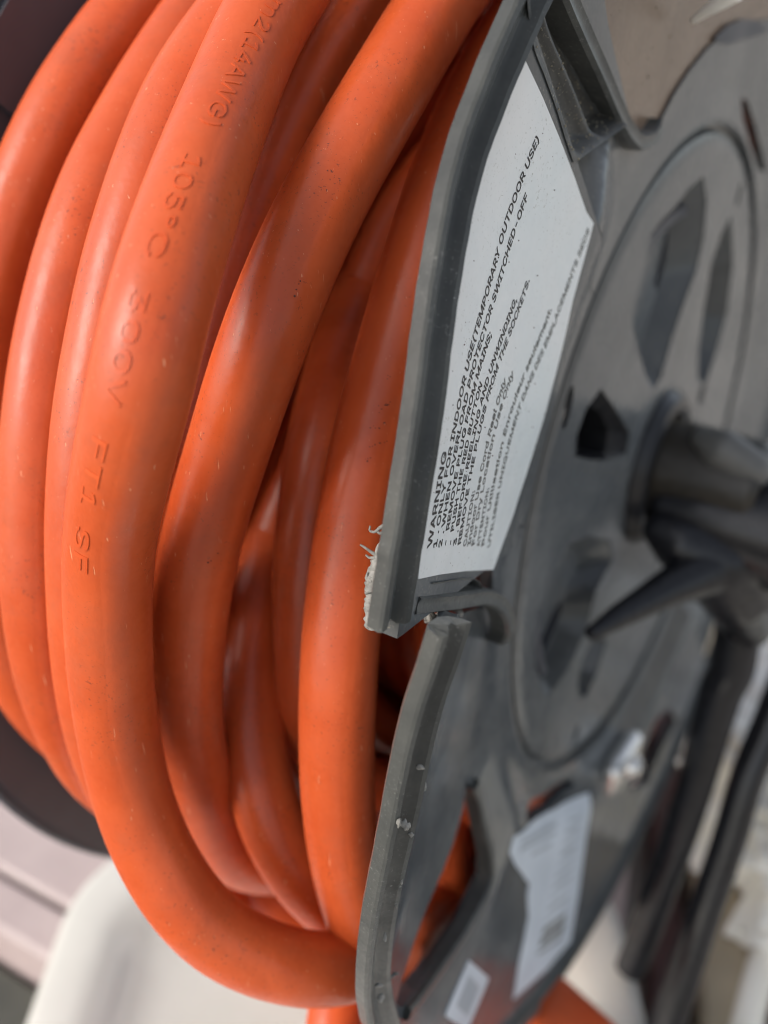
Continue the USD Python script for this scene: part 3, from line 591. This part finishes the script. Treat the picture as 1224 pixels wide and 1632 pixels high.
# metal bump added to give the bright glare on the lower panel
q_ = on_surface([(984, 1212)], H_spoke)[0]; r_, t_ = polar(q_); t_ = t_ if t_ > -100 else t_ + 360
cl_m, cl_f = rounded_box((0.009, 0.0185, 0.005), 0.0022); ra_d = q_ / np.linalg.norm(q_); ta_d = np.array([ra_d[1], -ra_d[0]])
B3 = np.stack([ra_d[0] * E2 + ra_d[1] * E1, ta_d[0] * E2 + ta_d[1] * E1, N])
part(reel, 'glare_bump', (cl_m @ B3 + world(q_[0], q_[1], float(H_spoke(r_, t_)) + 1.0), cl_f), SHINY, 40, label='small metal bump added for a bright glare on the lower panel')
part(reel, 'glare_bump', (trimesh.creation.icosphere(3, 0.0032).vertices + world(q_[0], q_[1], float(H_spoke(r_, t_)) + 3.2), trimesh.creation.icosphere(3, 1).faces), SHINY, True)
# axle and collar
part(reel, 'collar', lathe([(12.0, -6), (12.0, 2.2), (13.2, 3.0), (15.0, 2.6), (16.6, 0.6), (16.6, -1.5), (15.6, -6)], 80), BLACK, 35)
part(reel, 'axle', lathe([(0.01, -6), (11.4, -6), (11.4, 1.0), (10.8, 4.0), (10.2, 20.5), (9.0, 22.0), (0.01, 22.0)], 64), RUST, 35, label='stained metal axle end in the black collar')

# ---------------------------------------------------------------- black stand with its crank arm
stand = thing('reel_stand', 'black tubular stand with a crank arm in front of the grey flange', 'stand', (0.01, -0.02, 0.0))
def ptube(pts, rad, n=60, k=20): return tube(spline(np.array([px3(p, z_) for p, z_ in pts]), n), np.full(n, rad / 1000) if np.isscalar(rad) else np.interp(np.linspace(0, 1, n), np.linspace(0, 1, len(rad)), rad) / 1000, k)
part(stand, 'leg', ptube([((1196, 930), 203), ((1180, 985), 206), ((1168, 1060), 210), ((1150, 1100), 212), ((1137, 1144), 214), ((1114, 1230), 218), ((1083, 1330), 223), ((1048, 1425), 229), ((1022, 1500), 234), ((1005, 1545), 237)], [5.2, 5.0, 4.4, 4.2, 4.1, 4.0]), BLACK_TUBE, 40)
part(stand, 'leg', ptube([((1262, 1060), 214), ((1224, 1160), 216), ((1194, 1232), 217), ((1165, 1330), 219), ((1136, 1416), 221), ((1101, 1520), 223), ((1066, 1624), 225), ((1040, 1700), 226)], 4.0), BLACK_TUBE, 40)
def hull_chain(pts, n=18):
    sp = [m3.Manifold.sphere(r_ / 1000, n).translate([float(c) for c in px3(p, z_)]) for p, z_, r_ in pts]
    m = m3.Manifold.batch_boolean([m3.Manifold.batch_hull([a, b]) for a, b in zip(sp[:-1], sp[1:])], m3.OpType.Add).to_mesh()
    return np.array(m.vert_properties[:, :3], float), np.array(m.tri_verts)
part(stand, 'crank_arm', hull_chain([((946, 1008), 166, 1.5), ((990, 980), 169, 2.4), ((1060, 940), 174, 3.6), ((1140, 900), 180, 5.6), ((1240, 868), 184, 8.5)], 28), BLACK_TUBE, 40)
part(stand, 'bracket', hull_chain([((1052, 846), 180, 3.4), ((1085, 866), 180, 5.6), ((1140, 892), 182, 8.2), ((1174, 945), 190, 7.4), ((1194, 995), 200, 5.2)], 28), BLACK_TUBE, 40)
part(stand, 'axle_clamp', hull_chain([((1062, 806), 182, 3.6), ((1110, 818), 181, 5.6), ((1165, 835), 181, 8.5), ((1260, 850), 180, 12.5)], 28), BLACK_TUBE, 40)
part(stand, 'axle_cap', hull_chain([((1120, 700), 177, 2.2), ((1152, 718), 175, 4.0), ((1200, 748), 174, 3.6)], 28), CAPGREY, 40)

# ---------------------------------------------------------------- the orange cord
DIA = 9.5
S = {}
S['A'] = [(441,0,138),(397,85,140),(345,215,150),(300,340,160),(262,450,167),(230,600,168),(198,730,158),(176,850,145),(172,965,138),(179,1097,132),(190,1174,127),(207,1255,124),(231,1330,122),(268,1405,122),(312,1460,120),(370,1515,118),(450,1540,116),(530,1548,111),(610,1532,104)]
S['B'] = [(578,0,118),(508,105,118),(450,230,118),(400,360,118),(356,500,118),(320,640,118),(292,760,116),(270,900,110),(268,1000,102),(282,1100,94),(306,1200,87),(345,1290,81)]
S['C'] = [(703,0,128),(646,95,132),(590,190,136),(527,300,138),(478,400,141),(437,500,143),(400,600,140),(366,710,134),(334,810,130),(312,905,128),(301,1000,122),(297,1097,116),(302,1174,112),(316,1248,108),(342,1321,102),(380,1366,96),(440,1380,90),(520,1372,84)]
S['D'] = [(861,0,114),(801,90,118),(737,220,122),(693,346,126),(660,460,128),(621,596,128),(592,700,128),(573,800,128),(557,900,127),(544,1000,126),(539,1100,125),(537,1200,121),(541,1300,117),(556,1400,112),(585,1490,106),(640,1560,98)]
S['E'] = [(725,110,72),(668,235,75),(615,355,82),(580,450,91),(553,530,100),(533,610,106),(512,700,110),(498,800,110),(490,900,110),(490,1000,108),(492,1100,106)]
S['F'] = [(450,820,96),(425,900,99),(405,1000,102),(398,1100,104),(403,1200,106),(424,1290,107),(460,1365,106),(508,1424,104),(560,1464,100),(625,1492,96)]
S['R1'] = [(350,1378,84),(400,1433,85),(460,1468,84),(530,1488,82),(610,1495,80)]
S['R2'] = [(400,1472,80),(450,1507,80),(520,1532,79),(600,1538,78)]
S['S0'] = [(300,-70,104),(215,10,108),(150,95,110),(90,190,112),(45,290,112),(8,390,112),(-20,500,110)]
S['S1'] = [(338,0,112),(276,90,116),(215,190,118),(160,295,122),(111,441,124),(83,560,124),(68,670,124),(60,762,122),(58,860,120),(65,965,118),(74,1040,114),(92,1110,110),(118,1170,106),(150,1225,100),(200,1270,94)]
S['S2'] = [(404,0,126),(347,73,128),(298,147,130),(260,235,132),(224,342,134),(192,450,134),(174,545,134),(153,656,134),(144,762,132),(139,854,130),(141,965,126),(145,1050,122),(156,1130,118),(176,1210,112),(210,1280,106)]
S['S3'] = [(-30,860,100),(-12,960,100),(12,1040,98),(44,1100,96),(84,1150,92),(130,1190,88)]
def strand(pts, dive=6.0):
    """A full turn of cord: the seen stretch from its outline in the photograph and its apparent thickness, the rest round the drum."""
    p = np.array(pts, float); X = ray(p[:, :2]) * (FPX * DIA / p[:, 2])[:, None] - CW
    cyl = np.c_[np.hypot(X @ E2, X @ E1), np.degrees(np.arctan2(X @ E2, X @ E1)), X @ N]
    cyl[:, 2] = np.minimum(cyl[:, 2], -1.0)
    t0, t1 = cyl[0, 1], cyl[-1, 1]; gap = 360 - (t1 - t0)
    ext = [(cyl[-1, 0] * (1 - w) + cyl[0, 0] * w - dive * min(1.0, 6.5 * w * (1 - w)), t1 + gap * w, cyl[-1, 2] * (1 - w) + cyl[0, 2] * w) for w in (0.10, 0.22, 0.36, 0.5, 0.64, 0.78, 0.90)]
    full = np.vstack([cyl, ext]); from scipy.interpolate import Akima1DInterpolator
    full = np.vstack([full + [0, 360 * q, 0] for q in (-1, 0, 1)]); cs = Akima1DInterpolator(full[:, 1], full[:, [0, 2]])
    from scipy.ndimage import gaussian_filter1d
    T = np.linspace(t0, t0 + 360, 720, endpoint=False); q = cs(T)
    hmax = -1.0 - 6.5 * ss(112, 130, T) * (1 - ss(t0 + 330, t0 + 358, T))
    q[:, 1] = np.minimum(q[:, 1], hmax); q = gaussian_filter1d(q, 4.0, axis=0, mode='wrap')
    keep = (T < t1 + 4) | (np.arange(720) % 4 == 0)
    return np.c_[q[:, 0], T, q[:, 1]][keep]
def closed_tube(P, rad, k=44):
    n = len(P); T = np.roll(P, -1, 0) - np.roll(P, 1, 0); T /= np.linalg.norm(T, axis=1, keepdims=True)
    A = np.tile(N, (n, 1)); A = A - T * (A * T).sum(1, keepdims=True); A /= np.linalg.norm(A, axis=1, keepdims=True); B = np.cross(T, A)
    w = np.linspace(0, 2 * np.pi, k, endpoint=False)
    V = (P[:, None] + rad * (np.cos(w)[None, :, None] * A[:, None] + np.sin(w)[None, :, None] * B[:, None])).reshape(-1, 3)
    i, j = np.meshgrid(np.arange(n), np.arange(k), indexing='ij'); i, j = i.ravel(), j.ravel(); j2, i2 = (j + 1) % k, (i + 1) % n
    F = np.vstack([np.c_[i * k + j, i * k + j2, i2 * k + j2], np.c_[i * k + j, i2 * k + j2, i2 * k + j]])
    return V, F, T, A, B
def cyl_world(c): a = np.radians(c[:, 1]); return world(c[:, 0] * np.sin(a), c[:, 0] * np.cos(a), c[:, 2])
cord = thing('extension_cord', 'orange round extension cord wound in thick untidy turns on the grey reel', 'extension cord', (0, 0, Z0 - 0.135))
loops = {}
for k_, pts in S.items():
    c = strand(pts, {'R1': 46.0, 'R2': 46.0, 'E': 14.0, 'F': 22.0}.get(k_, 6.0)); P = cyl_world(c); V, F, T, A, B = closed_tube(P, DIA / 2000)
    loops[k_] = (part(cord, 'loop', (V, F), ORANGE, True), P, T, A, B)
for rho, hh, t0_, t1_ in ((77.0, -4.6, 118, 152), (106.0, -3.2, 140, 225), (71.0, -7.2, -60, 10)):
    a = np.linspace(-180, 180, 140, endpoint=False); b = np.where(a < -75, a + 360, a); near = ss(t0_ - 22, t0_, b) * (1 - ss(t1_, t1_ + 22, b))
    c = np.c_[rho - (44 if rho > 100 else 8) * (1 - near), a, hh - (16 if rho > 100 else 6) * (1 - near)]
    V, F, *_ = closed_tube(cyl_world(c), DIA / 2000, 20); part(cord, 'loop', (V, F), ORANGE, True)
for layer, rho in enumerate((100.0, 90.5, 81.5, 72.5, 63.5)):
    for j in range(7 if layer else 6):
        hh = -8.5 - 9.9 * j - (4.9 if layer % 2 else 0)
        if hh < -72: continue
        if layer == 0 and hh > -43 or layer in (1, 2) and hh > -42 or layer == 3 and hh > -24: continue
        a = np.linspace(0, 360, 110, endpoint=False)
        c = np.c_[rho + 1.6 * np.sin(np.radians(a * 1 + 50 * j + 80 * layer)) - 3.0, a, hh + 1.8 * np.sin(np.radians(a * 2 + 77 * j)) * (0.4 if j == 0 else 1)]
        V, F, *_ = closed_tube(cyl_world(c), DIA / 2000, 16); part(cord, 'loop', (V, F), ORANGE, True)
# raised lettering along the front turn
def emboss(text, key, y0, y1, ang0, ang1, height=1.62, proud=0.065):
    path, P, T, A, B = loops[key]
    q = (P - cam_pos) @ M; py = CY - FPX * q[:, 1] / q[:, 2]
    seen = np.where((py > -40) & (py < 1300) & (np.arange(len(P)) < 0.6 * len(P)))[0]; o = np.argsort(py[seen]); idx = seen[o]
    s_along = np.r_[0, np.cumsum(np.linalg.norm(np.diff(P[idx], axis=0), axis=1))] * 1000
    a, b = np.interp([y0, y1], py[idx], s_along)
    t = meshkit.text_mesh(text, 1.0, 0.10, False)
    t = t.subdivide_to_size(0.35); v = np.array(t.vertices); f = np.array(t.faces)
    xs = a + v[:, 0] / v[:, 0].max() * (b - a); fr = v[:, 0] / v[:, 0].max()
    def at(arr): return np.stack([np.interp(xs, s_along, arr[idx][:, k]) for k in range(3)], 1)
    C_, A_, B_ = at(P), at(A), at(B)
    view = (cam_pos - C_); 
    e_r = view - 0; tdir = np.stack([np.gradient(at(P)[:, k]) for k in range(3)], 1)
    ang = np.radians(ang0 + (ang1 - ang0) * fr) + (v[:, 1] - 0.5) * height / (DIA / 2)
    T_ = np.cross(A_, B_); e = view - T_ * (view * T_).sum(1, keepdims=True); e /= np.linalg.norm(e, axis=1, keepdims=True)
    side = np.cross(T_, e); sgn = np.sign(side @ (M @ np.array([1, 0, 0])))[:, None]; side = side * sgn
    rr = DIA / 2000 + (np.where(v[:, 2] > 0.05, proud, -0.25) / 1000)
    X = C_ + rr[:, None] * (np.cos(ang)[:, None] * e + np.sin(ang)[:, None] * side)
    part(path, 'raised_lettering', (X, f), ORANGE_TEXT, 40)
emboss('mm2(14AWG)', 'A', -30, 262, 4, -10)
emboss('105°C', 'A', 305, 455, -14, -20)
emboss('300V', 'A', 492, 626, -22, -26)
emboss('FT1', 'A', 668, 768, -30, -32)
emboss('SF', 'A', 800, 872, -33, -34)
emboss('3/C 2.08mm2 (14AWG) 105°C 300V', 'B', 560, 880, -5, -18, 1.9)
def grime(key, boxes, n, seed):
    pts = np.array(S[key], float); g = np.random.default_rng(seed); o = trimesh.creation.icosphere(1, 1.0); ms = []
    for (x0, y0, x1, y1), m_ in boxes:
        for _ in range(m_):
            t_ = g.random(); x_, y_ = x0 + (x1 - x0) * t_ + g.normal(0, 2.0), y0 + (y1 - y0) * t_ + g.normal(0, 2.5)
            cx_, w_ = np.interp(y_, pts[:, 1], pts[:, 0]), np.interp(y_, pts[:, 1], pts[:, 2]); k = (x_ - cx_) / (w_ / 2) * 0.97
            if abs(k) > 0.95: continue
            zz = FPX * DIA / w_ - DIA / 2 * math.sqrt(1 - k * k) * 1.0
            ms.append((np.array(o.vertices) * g.uniform(0.035, 0.10) / 1000 * np.array([g.uniform(0.8, 2.2), 1, g.uniform(0.6, 1.6)]) + px3((x_, y_), zz), np.array(o.faces)))
    p = part(loops[key][0], 'grime', cat_(ms), GRIME, False); stage.GetPrimAtPath(p).SetCustomDataByKey('kind', 'stuff')
grime('D', [((574, 660, 606, 640), 10), ((586, 628, 600, 606), 8), ((578, 690, 612, 676), 12), ((590, 712, 616, 704), 9), ((612, 606, 622, 596), 5), ((600, 655, 622, 640), 7), ((585, 735, 600, 720), 5)], 40, 3)
grime('A', [((286, 846, 287, 850), 3), ((252, 500, 262, 505), 3), ((130, 990, 150, 1010), 4)], 40, 4)
grime('C', [((288, 845, 290, 855), 5), ((352, 880, 330, 900), 3), ((470, 470, 480, 440), 4)], 40, 5)
# the end of the cord: a stretch hanging in front of the tray, and the plug
Pd = np.array([px3((560, 1500), 150), px3((548, 1560), 146), px3((536, 1612), 143), px3((528, 1680), 140), px3((505, 1770), 139)])
part(cord, 'free_end', tube(spline(Pd, 30), DIA / 2000 * 0.95, 20), ORANGE, True)
def plug():
    a, b = px3((922, 1634), 205), px3((800, 1750), 190)
    ax = (b - a) / np.linalg.norm(b - a); sd = np.cross(ax, [0, 0, 1]); sd /= np.linalg.norm(sd); upv = np.cross(sd, ax)
    m = rounded_box((0.046, 0.021, 0.017), 0.004); R_ = np.stack([ax, sd, upv])
    return m[0] @ R_ + a + ax * 0.020, m[1]
part(cord, 'plug', plug(), ORANGE, 40)
